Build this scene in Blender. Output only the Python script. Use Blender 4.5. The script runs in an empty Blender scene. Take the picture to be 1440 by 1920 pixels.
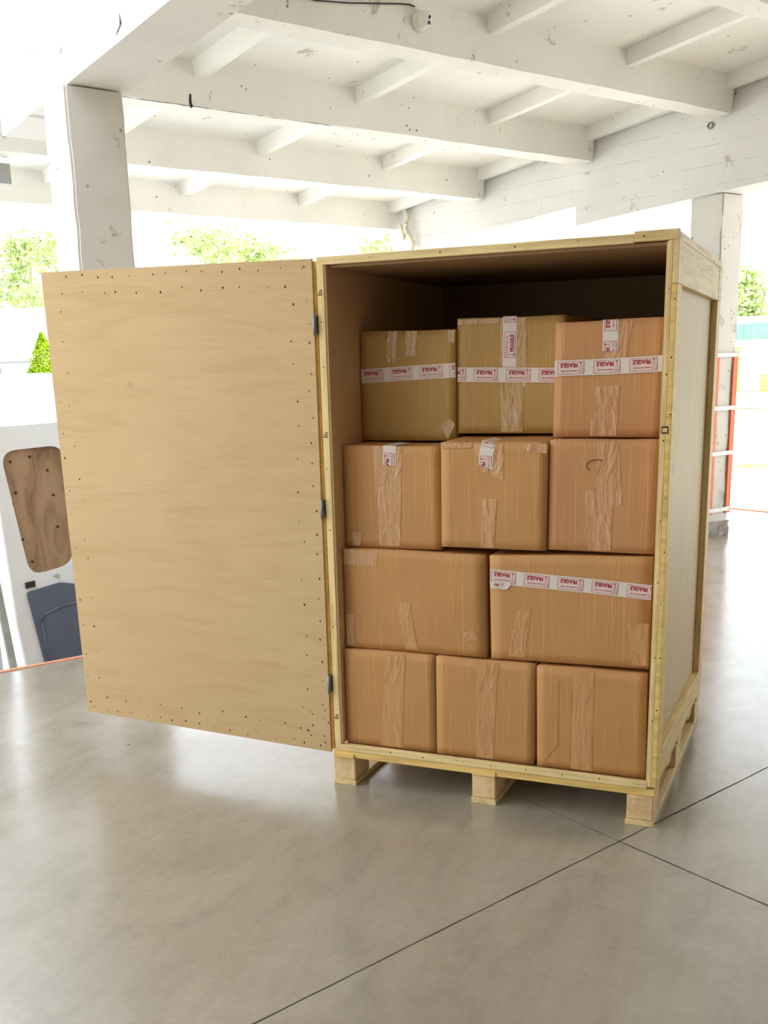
import bpy, bmesh, math, random
from mathutils import Vector, Matrix
sc = bpy.context.scene
COL = sc.collection
# ------------------------------------------------------------------ camera
YAW, PITCH, ROLL = -0.40995, -0.25466, -0.02693
cam = bpy.data.cameras.new('camera')
cam.sensor_fit = 'HORIZONTAL'; cam.sensor_width = 36
cam.lens = 1969.97 / 1440 * 36
cam.shift_x = 0.0013; cam.shift_y = (1204.22 - 960) / 1440
cam.clip_start = 0.05; cam.clip_end = 600
co = bpy.data.objects.new('camera', cam); COL.objects.link(co)
f = Vector((math.sin(YAW) * math.cos(PITCH), math.cos(YAW) * math.cos(PITCH), math.sin(PITCH)))
rt = f.cross(Vector((0, 0, 1))).normalized(); up = rt.cross(f)
c_, s_ = math.cos(ROLL), math.sin(ROLL)
R_, U_ = rt * c_ + up * s_, -rt * s_ + up * c_
co.matrix_world = Matrix(((R_.x, U_.x, -f.x, 0.48638), (R_.y, U_.y, -f.y, -3.39265), (R_.z, U_.z, -f.z, 1.53972), (0, 0, 0, 1)))
sc.camera = co
# ------------------------------------------------------------------ light
sc.view_settings.view_transform = 'Standard'; sc.view_settings.look = 'None'
sc.view_settings.gamma = 1; sc.view_settings.use_curve_mapping = False
sc.view_settings.exposure = -0.9
w = bpy.data.worlds.new('sky'); sc.world = w; w.use_nodes = True
bg = w.node_tree.nodes['Background']
bg.inputs[0].default_value = (0.87, 0.93, 1.0, 1); bg.inputs[1].default_value = 6.0
sun = bpy.data.lights.new('sun', 'SUN'); sun.energy = 24.0; sun.angle = math.radians(2); sun.color = (1, .96, .88)
so = bpy.data.objects.new('sun', sun); COL.objects.link(so)
az, el = math.radians(35), math.radians(52)
so.rotation_euler = Vector((math.cos(az) * math.cos(el), math.sin(az) * math.cos(el), math.sin(el))).to_track_quat('Z', 'Y').to_euler()
try:
    sc.cycles.max_bounces = 10; sc.cycles.diffuse_bounces = 6; sc.cycles.transparent_max_bounces = 12
except Exception: pass

# ------------------------------------------------------------------ building frame: u along the joists, v along the main beams
B = 1.06
UX = Vector((math.cos(B), math.sin(B), 0)); VX = Vector((-math.sin(B), math.cos(B), 0)); ZX = Vector((0, 0, 1))
def W(u, v, z): return UX * u + VX * v + ZX * z

# ------------------------------------------------------------------ materials
def nt(name, rough=.6, spec=.5):
    m = bpy.data.materials.new(name); m.use_nodes = True
    n = m.node_tree.nodes; b = n['Principled BSDF']
    b.inputs['Roughness'].default_value = rough
    b.inputs['Specular IOR Level'].default_value = spec
    return m, n, m.node_tree.links, b
def coords(n, l, scale=(1, 1, 1), rot=(0, 0, 0), kind='Object'):
    tc = n.new('ShaderNodeTexCoord'); mp = n.new('ShaderNodeMapping')
    mp.inputs['Scale'].default_value = scale; mp.inputs['Rotation'].default_value = rot
    l.new(tc.outputs[kind], mp.inputs[0]); return mp.outputs[0]
def noise(n, l, vec, sc_=5, det=4, rough=.55, dist=0):
    t = n.new('ShaderNodeTexNoise'); t.inputs['Scale'].default_value = sc_; t.inputs['Detail'].default_value = det
    t.inputs['Roughness'].default_value = rough; t.inputs['Distortion'].default_value = dist
    l.new(vec, t.inputs['Vector']); return t.outputs['Fac']
def ramp(n, l, fac, stops):
    r = n.new('ShaderNodeValToRGB'); e = r.color_ramp.elements
    while len(e) < len(stops): e.new(.5)
    for i, (p, c) in enumerate(stops):
        e[i].position = p; e[i].color = (c, c, c, 1) if isinstance(c, (int, float)) else (*c, 1)
    l.new(fac, r.inputs[0]); return r.outputs[0]
def mix(n, l, fac, a, b, mode='MIX'):
    m = n.new('ShaderNodeMixRGB'); m.blend_type = mode
    for s, v in ((m.inputs[0], fac), (m.inputs[1], a), (m.inputs[2], b)):
        if isinstance(v, (int, float)): s.default_value = v if s is m.inputs[0] or s == m.inputs[0] else (v, v, v, 1)
        elif isinstance(v, tuple): s.default_value = (*v, 1)
        else: l.new(v, s)
    return m.outputs[0]
def bump(n, l, b, h, strength=.3, dist=.01):
    k = n.new('ShaderNodeBump'); k.inputs['Strength'].default_value = strength; k.inputs['Distance'].default_value = dist
    l.new(h, k.inputs['Height']); l.new(k.outputs[0], b.inputs['Normal'])
def flat(name, col, rough=.6, spec=.5, metal=0, var=.06, sc_=30):
    m, n, l, b = nt(name, rough, spec); b.inputs['Metallic'].default_value = metal
    f_ = noise(n, l, coords(n, l), sc_)
    c = ramp(n, l, f_, [(.3, tuple(x * (1 - var) for x in col)), (.7, tuple(min(1, x * (1 + var)) for x in col))])
    l.new(c, b.inputs['Base Color']); bump(n, l, b, f_, .1, .002)
    return m
def paint(name, col, board=False):
    m, n, l, b = nt(name, .75, .25)
    v = coords(n, l)
    big = noise(n, l, v, 1.3, 5, .6)
    c = ramp(n, l, big, [(.3, tuple(x * .9 for x in col)), (.65, col)])
    # chipped pits
    vo = n.new('ShaderNodeTexVoronoi'); vo.inputs['Scale'].default_value = 11; l.new(v, vo.inputs['Vector'])
    sel = noise(n, l, v, 3.1, 3)
    pit = ramp(n, l, vo.outputs['Distance'], [(.09, 1.0), (.13, 0.0)])
    keep = ramp(n, l, sel, [(.44 if 'column' in name else .55, 0.0), (.54 if 'column' in name else .6, 1.0)])
    c = mix(n, l, mix(n, l, 1.0, pit, keep, 'MULTIPLY'), c, (.3, .27, .22))
    # flaked paint
    fl = noise(n, l, v, 4.2, 8, .72)
    c = mix(n, l, ramp(n, l, fl, [(.60 if 'column' in name else .635, 0.0), (.615 if 'column' in name else .65, .8)]), c, (.46, .43, .36))
    h = noise(n, l, v, 22, 6, .65)
    if board:   # horizontal formwork board marks
        sp = n.new('ShaderNodeSeparateXYZ'); l.new(v, sp.inputs[0])
        mo = n.new('ShaderNodeMath'); mo.operation = 'MULTIPLY'; mo.inputs[1].default_value = 1 / .155; l.new(sp.outputs[2], mo.inputs[0])
        ad = n.new('ShaderNodeMath'); ad.operation = 'ADD'; l.new(mo.outputs[0], ad.inputs[0])
        wob = n.new('ShaderNodeMath'); wob.operation = 'MULTIPLY'; wob.inputs[1].default_value = .06; l.new(noise(n, l, v, 2.2, 4), wob.inputs[0]); l.new(wob.outputs[0], ad.inputs[1])
        fr = n.new('ShaderNodeMath'); fr.operation = 'FRACT'; l.new(ad.outputs[0], fr.inputs[0])
        ln = ramp(n, l, fr.outputs[0], [(0, .8), (.025, 0.0), (.985, 0.0), (1.0, .8)])
        br = ramp(n, l, noise(n, l, v, 7, 3), [(.4, 0.0), (.55, 1.0)])
        c = mix(n, l, mix(n, l, 1.0, ln, br, 'MULTIPLY'), c, (.34, .32, .28))
    l.new(c, b.inputs['Base Color']); bump(n, l, b, h, .35, .006)
    return m
def wood(name, col, dark, axis='z', stretch=14, rough=.55, knots=True, contrast=1.0):
    m, n, l, b = nt(name, rough, .18)
    s = {'x': (1, stretch, stretch), 'y': (stretch, 1, stretch), 'z': (stretch, stretch, 1)}[axis]
    v = coords(n, l, s)
    g = noise(n, l, v, 2.2, 6, .6, 1.2)
    g2 = noise(n, l, coords(n, l, tuple(x * 3 for x in s)), 6, 3)
    mid = tuple((a * (1 - .5 * contrast) + d * .5 * contrast) for a, d in zip(col, dark))
    c = ramp(n, l, g, [(.32, mid), (.55, col), (.75, tuple(min(1, x * 1.05) for x in col))])
    c = mix(n, l, .12 * contrast, c, g2, 'MULTIPLY')
    if knots:
        vo = n.new('ShaderNodeTexVoronoi'); vo.inputs['Scale'].default_value = 2.3
        l.new(coords(n, l, (1, 1, 1)), vo.inputs['Vector'])
        c = mix(n, l, ramp(n, l, vo.outputs['Distance'], [(.03, .75), (.07, 0.0)]), c, dark)
    l.new(c, b.inputs['Base Color']); bump(n, l, b, g2, .12, .002)
    return m
def plywood(name, col, axis='x', k=1.0):
    m, n, l, b = nt(name, .5, .15)
    s = (1, 1, 5.5) if axis == 'x' else (6, 6, 1)
    v = coords(n, l, s)
    g = noise(n, l, v, 1.7, 7, .62, 1.6)
    fine = noise(n, l, coords(n, l, (2, 2, 60) if axis == 'x' else (60, 60, 2)), 3, 4)
    blot = noise(n, l, coords(n, l), 1.1, 3)
    c = ramp(n, l, g, [(.3, tuple(x * q for x, q in zip(col, (.92, .89, .84)))), (.5, col), (.72, tuple(min(1, x * 1.04) for x in col))])
    c = mix(n, l, .1 * k, c, ramp(n, l, fine, [(.35, (.55, .4, .25)), (.6, 1.0)]), 'MULTIPLY')
    c = mix(n, l, .18, c, ramp(n, l, blot, [(.35, (.8, .7, .55)), (.65, 1.0)]), 'MULTIPLY')
    vo = n.new('ShaderNodeTexVoronoi'); vo.inputs['Scale'].default_value = 2.0; l.new(coords(n, l, (1, 1, 1.7)), vo.inputs['Vector'])
    c = mix(n, l, ramp(n, l, vo.outputs['Distance'], [(.02, .38), (.055, 0.0)]), c, (.3, .17, .07))
    l.new(c, b.inputs['Base Color']); bump(n, l, b, fine, .06, .001)
    return m
def cardboard(name, col):
    m, n, l, b = nt(name, .55, .3)
    v = coords(n, l)
    g = noise(n, l, v, 2.4, 4)
    flute = noise(n, l, coords(n, l, (90, 90, .8)), 2, 2)
    c = ramp(n, l, g, [(.3, tuple(x * .9 for x in col)), (.7, tuple(x * 1.06 for x in col))])
    c = mix(n, l, .16, c, ramp(n, l, flute, [(.35, .72), (.6, 1.0)]), 'MULTIPLY')
    # vertical crush creases
    cr = noise(n, l, coords(n, l, (14, 14, .35)), 1.6, 2)
    line = ramp(n, l, cr, [(.5, 0.0), (.515, 1.0), (.53, 0.0)])
    c = mix(n, l, mix(n, l, 1.0, line, .35, 'MULTIPLY'), c, tuple(min(1, x * 1.35) for x in col))
    l.new(c, b.inputs['Base Color'])
    hh = mix(n, l, .5, mix(n, l, .4, noise(n, l, v, 6, 3), flute), line)
    bump(n, l, b, hh, .25, .004)
    return m
def film(name, col, lift=.3):
    """clear packing tape lying on cardboard: the board's tone seen through a glossy wrinkled film"""
    m, n, l, b = nt(name, .13, .7)
    v = coords(n, l, (9, 9, 3.0)); wr = noise(n, l, v, 1.6, 2, .5, 3.0)
    wr2 = noise(n, l, coords(n, l, (1, 1, .4), (0, .35, 0)), 13, 3, .5, 1.8)
    hh = mix(n, l, .55, wr, wr2)
    hi = tuple(min(1, x + (y - x) * lift) for x, y in zip(col, (.62, .45, .36)))
    hi2 = tuple(min(1, x + (y - x) * lift * 2.0) for x, y in zip(col, (.62, .46, .38)))
    c = ramp(n, l, hh, [(.3, hi), (.55, hi), (.72, hi2)])
    l.new(c, b.inputs['Base Color'])
    k = n.new('ShaderNodeBump'); k.inputs['Strength'].default_value = 1.0; k.inputs['Distance'].default_value = .008
    l.new(hh, k.inputs['Height']); l.new(k.outputs[0], b.inputs['Normal'])
    return m
def floor_mat():
    m, n, l, b = nt('polished_concrete', .2, 1.0); b.inputs['IOR'].default_value = 1.62
    v = coords(n, l)
    a = noise(n, l, v, .9, 6, .6); d = noise(n, l, v, 4.5, 6, .68, .8); fine = noise(n, l, v, 45, 5, .7)
    c = ramp(n, l, a, [(.3, (.30, .26, .20)), (.5, (.355, .315, .25)), (.7, (.41, .375, .315))])
    c = mix(n, l, .3, c, ramp(n, l, d, [(.3, .62), (.5, .95), (.7, 1.0)]), 'MULTIPLY')
    c = mix(n, l, .2, c, ramp(n, l, fine, [(.3, .5), (.6, 1.0)]), 'MULTIPLY')
    sc2 = noise(n, l, coords(n, l, (1, .25, 1), (0, 0, .5)), 9, 6, .7, .5)
    c = mix(n, l, .22, c, ramp(n, l, sc2, [(.35, .6), (.5, 1.0), (.68, 1.3)]), 'MULTIPLY')
    st = noise(n, l, v, 2.3, 3, .5, .3)
    c = mix(n, l, ramp(n, l, st, [(.68, 0.0), (.74, .35)]), c, (.2, .17, .14))
    vo = n.new('ShaderNodeTexVoronoi'); vo.inputs['Scale'].default_value = 2.7; l.new(v, vo.inputs['Vector'])
    c = mix(n, l, ramp(n, l, vo.outputs['Distance'], [(.012, .8), (.03, 0.0)]), c, (.08, .07, .06))
    l.new(c, b.inputs['Base Color'])
    r = ramp(n, l, d, [(.3, .16), (.7, .27)]); l.new(r, b.inputs['Roughness'])
    bump(n, l, b, mix(n, l, .5, d, fine), .05, .003)
    return m
KR, OL, PK = (.56, .285, .100), (.49, .29, .088), (.57, .28, .112)
M = {
 'paint': paint('white_painted_concrete', (.86, .85, .80)),
 'board': paint('board_marked_concrete', (.74, .73, .70), True),
 'column': paint('chipped_white_column', (.70, .675, .62)),
 'floor': floor_mat(),
 'joint': flat('joint_dirt', (.09, .075, .06), .9, .1),
 'pine': wood('pine_board', (.92, .71, .35), (.42, .24, .08), 'z'),
 'pine_x': wood('pine_board_across', (.92, .71, .35), (.42, .24, .08), 'x'),
 'pine_y': wood('pine_board_deep', (.88, .68, .33), (.42, .24, .08), 'y'),
 'pine_yel': wood('yellow_pine', (.92, .65, .22), (.45, .25, .06), 'x'),
 'block': wood('pine_block', (.88, .64, .34), (.4, .2, .08), 'y', 5),
 'ply': plywood('birch_plywood', (.62, .44, .23)),
 'ply_side': plywood('pale_plywood', (.64, .48, .24), 'z'),
 'ply_shade': plywood('shaded_plywood', (.34, .215, .11), 'z'),  # crate interior's shade put into a darker plywood colour
 'ply_lit': plywood('lit_plywood', (.66, .46, .25), 'z'),  # lighter copy of the inner plywood for the lit left wall
 'kraft': cardboard('kraft_cardboard', KR),
 'kraft_olive': cardboard('olive_kraft_cardboard', OL),
 'kraft_pink': cardboard('warm_kraft_cardboard', PK),
 'tape': flat('white_tape', (.74, .66, .58), .35, .5, 0, .03, 20),
 'tape_pink': flat('pink_tape_label', (.76, .59, .53), .35, .5, 0, .03, 20),
 'ink': flat('red_ink', (.36, .03, .06), .5, .3),
 'film_kraft': film('clear_packing_tape', KR, .10), 'film_olive': film('clear_tape_on_olive', OL, .11), 'film_pink': film('clear_tape_on_warm', PK, .10),
 'film_faint': film('thin_packing_tape', KR, .03),
 'nail': flat('nail_hole', (.07, .04, .02), .8, .1),
 'steel': flat('zinc_steel', (.22, .24, .25), .4, .5, .8),
 'orange': flat('orange_painted_steel', (.72, .16, .05), .5, .4),
 'orange_pale': flat('worn_orange_edge', (.80, .36, .22), .5, .4),  # same orange edging, paled in colour to stand for glare
 'strap': flat('white_painted_strap', (.78, .78, .76), .5, .4),
 'plastic': flat('white_plastic', (.82, .80, .74), .35, .5),
 'black': flat('black_plastic', (.01, .01, .012), .25, .6),
 'cable': flat('black_cable', (.03, .028, .025), .6, .3),
 'van': flat('white_van_paint', (.78, .79, .79), .3, .5, 0, .03, 6),
 'van_grey': flat('grey_sealant', (.42, .42, .40), .6, .3, 0, .2, 12),
 'van_trim': flat('slate_plastic_trim', (.11, .13, .18), .45, .4, 0, .08, 9),
 'old_ply': wood('worn_plywood', (.42, .27, .16), (.2, .1, .05), 'z', 3, .6, True, 1.6),
 'yard': flat('pale_concrete_yard', (.62, .61, .58), .9, .1, 0, .05, .5),
 'grass': flat('dry_lawn', (.50, .62, .16), .9, .1, 0, .25, .8),
 'white_wall': flat('white_render', (.80, .80, .79), .8, .2, 0, .02, 1),
 'line': flat('grey_eave', (.35, .36, .36), .8, .2),
 'teal': flat('teal_glazing', (.20, .40, .40), .3, .5, 0, .2, .8),
 'leaf': flat('pine_foliage', (.46, .56, .24), .8, .1, 0, .35, 1.5),
 'thuja': flat('bright_conifer_foliage', (.28, .42, .02), .8, .1, 0, .3, 3),
 'bark': flat('pale_bark', (.55, .45, .33), .9, .1, 0, .2, 4),
 'lumber': flat('stacked_lumber', (.75, .50, .20), .8, .1, 0, .15, 2),
 'foot': flat('worn_concrete_foot', (.34, .31, .27), .9, .1, 0, .3, 14),
 'blocker_dark': flat('dull_hall_wall', (.11, .10, .085), .9, .1, 0, .1, 3),
 'blocker_grey': flat('grey_render', (.28, .27, .25), .9, .1, 0, .1, 1),
 'glint': flat('pale_film_fold', (.84, .68, .50), .2, .8),  # pale colour standing in for glints on the film
 'foam': flat('cream_foam', (.70, .66, .52), .8, .2, 0, .1, 8),
 'grey': flat('grey_painted_metal', (.36, .37, .35), .6, .3),
}
# ------------------------------------------------------------------ helpers
def link(name, bm, mats, parent=None, smooth=False):
    me = bpy.data.meshes.new(name)
    bmesh.ops.recalc_face_normals(bm, faces=bm.faces)
    bm.to_mesh(me); bm.free()
    for m in (mats if isinstance(mats, (list, tuple)) else [mats]): me.materials.append(M[m] if isinstance(m, str) else m)
    if smooth:
        for p in me.polygons: p.use_smooth = True
    o = bpy.data.objects.new(name, me); COL.objects.link(o)
    if parent is not None: o.parent = parent
    return o
def tag(o, label=None, cat=None, group=None, kind=None):
    if label: o['label'] = label
    if cat: o['category'] = cat
    if group: o['group'] = group
    if kind: o['kind'] = kind
    return o
def thing(name, label, cat, loc=(0, 0, 0), group=None, rot=None):
    o = bpy.data.objects.new(name, None); COL.objects.link(o); o.empty_display_size = .1
    o.location = loc
    if rot: o.rotation_euler = rot
    return tag(o, label, cat, group)
QF = ((0, 1, 2, 3), (7, 6, 5, 4), (0, 4, 5, 1), (1, 5, 6, 2), (2, 6, 7, 3), (3, 7, 4, 0))
def hexa(bm, pts, mi=0):
    vs = [bm.verts.new(p) for p in pts]
    fs = [bm.faces.new([vs[i] for i in q]) for q in QF]
    for f_ in fs: f_.material_index = mi
    return vs, fs
def box(bm, x0, x1, y0, y1, z0, z1, mi=0, fn=None):
    P = [(x0, y0, z0), (x1, y0, z0), (x1, y0, z1), (x0, y0, z1), (x0, y1, z0), (x1, y1, z0), (x1, y1, z1), (x0, y1, z1)]
    if fn: P = [fn(*p) for p in P]
    return hexa(bm, P, mi)
def bx(name, x0, x1, y0, y1, z0, z1, mat, parent=None, bev=.002, fn=None):
    bm = bmesh.new(); box(bm, x0, x1, y0, y1, z0, z1, 0, fn)
    if bev: bmesh.ops.bevel(bm, geom=bm.edges[:], offset=bev, segments=2, affect='EDGES', profile=.6)
    return link(name, bm, mat, parent)
def tube(bm, pts, r, n=8, mi=0, cap=True):
    pts = [Vector(p) for p in pts]; rings = []
    rr = r if isinstance(r, (list, tuple)) else [r] * len(pts)
    ref = Vector((0.13, .21, .97))
    for i, p in enumerate(pts):
        d = (pts[min(i + 1, len(pts) - 1)] - pts[max(i - 1, 0)]).normalized()
        a = d.cross(ref)
        if a.length < .1: a = d.cross(Vector((1, 0, 0)))
        a.normalize(); b_ = d.cross(a)
        rings.append([bm.verts.new(p + (a * math.cos(2 * math.pi * k / n) + b_ * math.sin(2 * math.pi * k / n)) * rr[i]) for k in range(n)])
    for i in range(len(rings) - 1):
        for k in range(n):
            f_ = bm.faces.new((rings[i][k], rings[i][(k + 1) % n], rings[i + 1][(k + 1) % n], rings[i + 1][k])); f_.material_index = mi; f_.smooth = True
    if cap:
        for q in (rings[0], rings[-1]):
            f_ = bm.faces.new(q); f_.material_index = mi
def rough(bm, amt, seed=0, cuts=0):
    rnd = random.Random(seed)
    for v in bm.verts: v.co += Vector((rnd.uniform(-amt, amt), rnd.uniform(-amt, amt), rnd.uniform(-amt, amt)))

# ------------------------------------------------------------------ floor and yard
# platform: L-shaped slab with a joint grid drawn as filled saw cuts
fl = bmesh.new()
def prism(bm, uv, z0, z1, mi=0):
    lo = [bm.verts.new(W(u, v, z0)) for u, v in uv]; hi = [bm.verts.new(W(u, v, z1)) for u, v in uv]
    n = len(uv)
    for i in range(n):
        f_ = bm.faces.new((lo[i], lo[(i + 1) % n], hi[(i + 1) % n], hi[i])); f_.material_index = mi
    a = bm.faces.new(hi); b_ = bm.faces.new(lo[::-1]); a.material_index = b_.material_index = mi
prism(fl, [(-12, -11), (7.0, -11), (7.0, 8.2), (1.6, 8.2), (1.6, 3.53), (-12, 3.53)], -1.0, 0.0)
rnd = random.Random(3)
def joint(bm, p0, p1, wd=.005, wob=.004):
    p0, p1 = Vector(p0), Vector(p1); d = (p1 - p0); L = d.length; d.normalize(); nn = Vector((-d.y, d.x, 0))
    N = max(2, int(L / .08)); prev = None
    for i in range(N + 1):
        c = p0 + d * (L * i / N) + nn * rnd.uniform(-wob, wob) * .35
        w_ = wd * rnd.uniform(.6, 1.3) * .5
        a = bm.verts.new((c.x + nn.x * w_, c.y + nn.y * w_, .0007)); b_ = bm.verts.new((c.x - nn.x * w_, c.y - nn.y * w_, .0007))
        if prev: 
            f_ = bm.faces.new((prev[0], prev[1], b_, a)); f_.material_index = 1
        prev = (a, b_)
joint(fl, (-3.2, -6.6, 0), (2.9, 6.05, 0), .0055)
joint(fl, (-.1, -.14, 0), (3.2, -2.06, 0), .005)
joint(fl, (-3.4, 1.85, 0), (-.1, -.14, 0), .0022)
floor = link('floor', fl, ['floor', 'joint'])
tag(floor, 'polished grey concrete loading platform with saw-cut joints', 'floor', kind='structure')
# steel angle along the platform edges
e = bmesh.new(); box(e, -11, 1.6, 3.53, 3.56, -.12, .006, 0, W)
tag(link('trim_1', e, 'orange_pale'), 'orange steel edging with glare painted in, on the platform rim beside the van', 'edging', kind='structure')
e = bmesh.new(); box(e, 7.0, 7.05, -11, 8.2, -.12, .008, 0, W)
tag(link('trim_2', e, 'orange'), 'bright orange steel edging on the platform rim behind the far column', 'edging', kind='structure')
# yard
gy = bmesh.new(); N = 70; S = 260; grid = {}
def sstep(a, b, x):
    t = max(0, min(1, (x - a) / (b - a))); return t * t * (3 - 2 * t)
def ground_z(x, y):
    r = math.hypot(x, y); a = math.degrees(math.atan2(y, x))
    return -1.02 + sstep(56, 80, r) * 2.9 * sstep(112, 122, a)
for i in range(N + 1):
    for j in range(N + 1):
        x = -S / 2 + S * i / N - 30; y = -30 + S * j / N * .8
        grid[i, j] = gy.verts.new((x, y, ground_z(x, y)))
for i in range(N):
    for j in range(N): gy.faces.new((grid[i, j], grid[i + 1, j], grid[i + 1, j + 1], grid[i, j + 1]))
tag(link('yard_ground', gy, 'yard', smooth=True), 'pale sunlit concrete yard around the loading platform', 'ground', kind='structure')

# unseen dark wall behind the camera, added to cut light from that side
bm = bmesh.new(); box(bm, -12, 8.3, -4.5, -4.25, 0, 4.4, 0, W)
tag(link('blocker_back', bm, 'blocker_dark'), 'unseen dark wall added behind the camera to cut light', 'wall', kind='structure')
bm = bmesh.new(); box(bm, -11.5, -11.2, -14, 2.6, -1.02, 6.0, 0, W)  # unseen wall added to block sky and yard light from the left
tag(link('blocker_left', bm, 'blocker_grey'), 'unseen grey wall added left of the platform to block sky light', 'wall', kind='structure')
# ------------------------------------------------------------------ roof
SL = .0895
def zj(v): return 3.447 - SL * (v - 3.48)
def sl(u, v, z): return W(u, v, z + zj(v))          # z measured from the joist underside, following the roof slope
ce = bmesh.new()
V0, V1 = -4.2, 8.02
box(ce, -.62, 8.3, V0, V1, .27, .42, 0, sl)
box(ce, -6.1, -.62, V0, 1.2, .27, .42, 0, sl)  # left roof piece added to keep high sky light off the door
BAYS = ((.0, 5.15), (5.57, 8.25))
def rib(bm, u, v0, v1, zb=.165, w0=.035, w1=.055):
    P = [(u - w0, v0, zb), (u + w0, v0, zb), (u + w1, v0, .28), (u - w1, v0, .28), (u - w0, v1, zb), (u + w0, v1, zb), (u + w1, v1, .28), (u - w1, v1, .28)]
    hexa(bm, [sl(*p) for p in P])
JV = [3.48 + 1.45 * k for k in range(-5, 4)]
for b0, b1 in BAYS:
    for v in JV:
        for k in range(5):
            u = 5.25 - 1.365 * (4 - k)
            if b0 < -1: u = b1 - 1.38 * (4 - k)
            if b0 > 1: u = b0 + 1.3 * k
            if k == 0: u = b0 + .06
            if k == 4: u = b1 - .06
            if not b0 + .05 < u < b1 - .05: continue
            if v - 1.45 > V0: rib(ce, u, v - 1.28, v + .01)
tag(link('ceiling', ce, 'paint'), 'white painted ribbed concrete roof slab over the platform, with an added light-blocking piece at left', 'ceiling', kind='structure')
for bi, (b0, b1) in enumerate(BAYS):
    for k, v in enumerate(JV):
        bm = bmesh.new(); nseg = 24
        rings = []
        for s in range(nseg + 1):
            u = b0 + (b1 - b0) * s / nseg; q = [rnd.uniform(-.0035, .0035) for _ in range(4)]
            rings.append([bm.verts.new(sl(u, v + q[0], q[1])), bm.verts.new(sl(u, v + .16 + q[2], q[3])), bm.verts.new(sl(u, v + .2, .28)), bm.verts.new(sl(u, v - .03, .28))])
        for s in range(nseg):
            for a in range(4): bm.faces.new((rings[s][a], rings[s][(a + 1) % 4], rings[s + 1][(a + 1) % 4], rings[s + 1][a]))
        bm.faces.new(rings[0]); bm.faces.new(rings[-1])
        o = link('ceiling_joist', bm, 'paint')
        tag(o, 'white concrete joist, one of the parallel joists under the roof slab', 'joist', 'roof joists', 'structure')
crk = bmesh.new(); prev = None
for k in range(46):
    u = .45 + 2.05 * k / 45; h_ = rnd.uniform(.004, .013) * (1 if k < 40 else .4); c0 = 4.932 + rnd.uniform(-.006, .006)
    q = (crk.verts.new(sl(u, c0, -.0045)), crk.verts.new(sl(u, c0 + h_, -.0045)))
    if prev: crk.faces.new((prev[0], q[0], q[1], prev[1]))
    prev = q
crack = link('crack', crk, 'nail', [o for o in COL.objects if o.name.startswith('ceiling_joist')][6])
def beam(name, u0, u1, segs, label):
    bm = bmesh.new()
    for v0, v1, z0f, z1f in segs:
        n = max(2, int((v1 - v0) / .25)); rings = []
        for s in range(n + 1):
            v = v0 + (v1 - v0) * s / n
            q = lambda: rnd.uniform(-.003, .003)
            zb, zt = z0f(v), z1f(v)
            rings.append([bm.verts.new(W(u0 + q(), v, zb + q())), bm.verts.new(W(u1 + q(), v, zb + q())), bm.verts.new(W(u1, v, zt)), bm.verts.new(W(u0, v, zt))])
        for s in range(n):
            for a in range(4): bm.faces.new((rings[s][a], rings[s][(a + 1) % 4], rings[s + 1][(a + 1) % 4], rings[s + 1][a]))
        bm.faces.new(rings[0]); bm.faces.new(rings[-1])
    return tag(link(name, bm, 'board'), label, 'beam', kind='structure')
ztop = lambda v: zj(v) + .275
beam('concrete_beam', 5.2, 5.53, [(V0, 5.16, lambda v: 2.875 + (3.6 - v) * .05, ztop), (5.16, 7.95, lambda v: 2.965 + (5.16 - v) * .06, ztop)],
     'white board-marked main beam running over the far right column')
lb = beam('concrete_beam', -.37, -.05, [(V0, 4.55, lambda v: 2.978 + (3.61 - v) * .07, ztop)],
     'large white main beam end over the near left column')
for path, w_ in (([(2.86, 3.14), (2.855, 3.09), (2.89, 3.07), (2.92, 3.05)], .007), ([(3.55, 3.165), (3.57, 3.14), (3.585, 3.12)], .006), ([(3.61, 3.38), (3.63, 3.35)], .006), ([(3.53, 3.02), (3.515, 2.99)], .01), ([(2.55, 3.30), (2.57, 3.26)], .005)):
    bm = bmesh.new(); n_ = len(path); q = []
    for k, (v, z) in enumerate(path):
        h_ = w_ * (.2 if k in (0, n_ - 1) else 1); q.append((bm.verts.new(W(-.3755, v - h_, z)), bm.verts.new(W(-.3755, v + h_, z))))
    for a, b_ in zip(q, q[1:]): bm.faces.new((a[0], b_[0], b_[1], a[1]))
    link('crack', bm, 'nail', lb)
def column(u0, u1, v0, v1, ztop_, label, seed):
    bm = bmesh.new(); r2 = random.Random(seed); rings = []
    n = 26
    for s in range(n + 1):
        z = ztop_ * s / n
        q = lambda: r2.uniform(-.004, .004)
        rings.append([bm.verts.new(W(u + q(), v + q(), z)) for u, v in ((u0, v0), (u1, v0), (u1, v1), (u0, v1))])
    for s in range(n):
        for a in range(4): bm.faces.new((rings[s][a], rings[s][(a + 1) % 4], rings[s + 1][(a + 1) % 4], rings[s + 1][a]))
    bm.faces.new(rings[0]); bm.faces.new(rings[-1])
    ed = [e_ for e_ in bm.edges if abs((e_.verts[0].co - e_.verts[1].co).normalized().z) > .9]
    bmesh.ops.bevel(bm, geom=ed, offset=.012, segments=2, affect='EDGES')
    return tag(link('concrete_column', bm, 'column'), label, 'column', kind='structure')
column(-.39, -.075, 3.53, 3.85, 2.975, 'white chipped square column behind the open crate door', 1)
rc = column(5.235, 5.53, 3.57, 3.89, 2.87, 'white square column with orange corner guards, right of the crate', 2)
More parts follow.
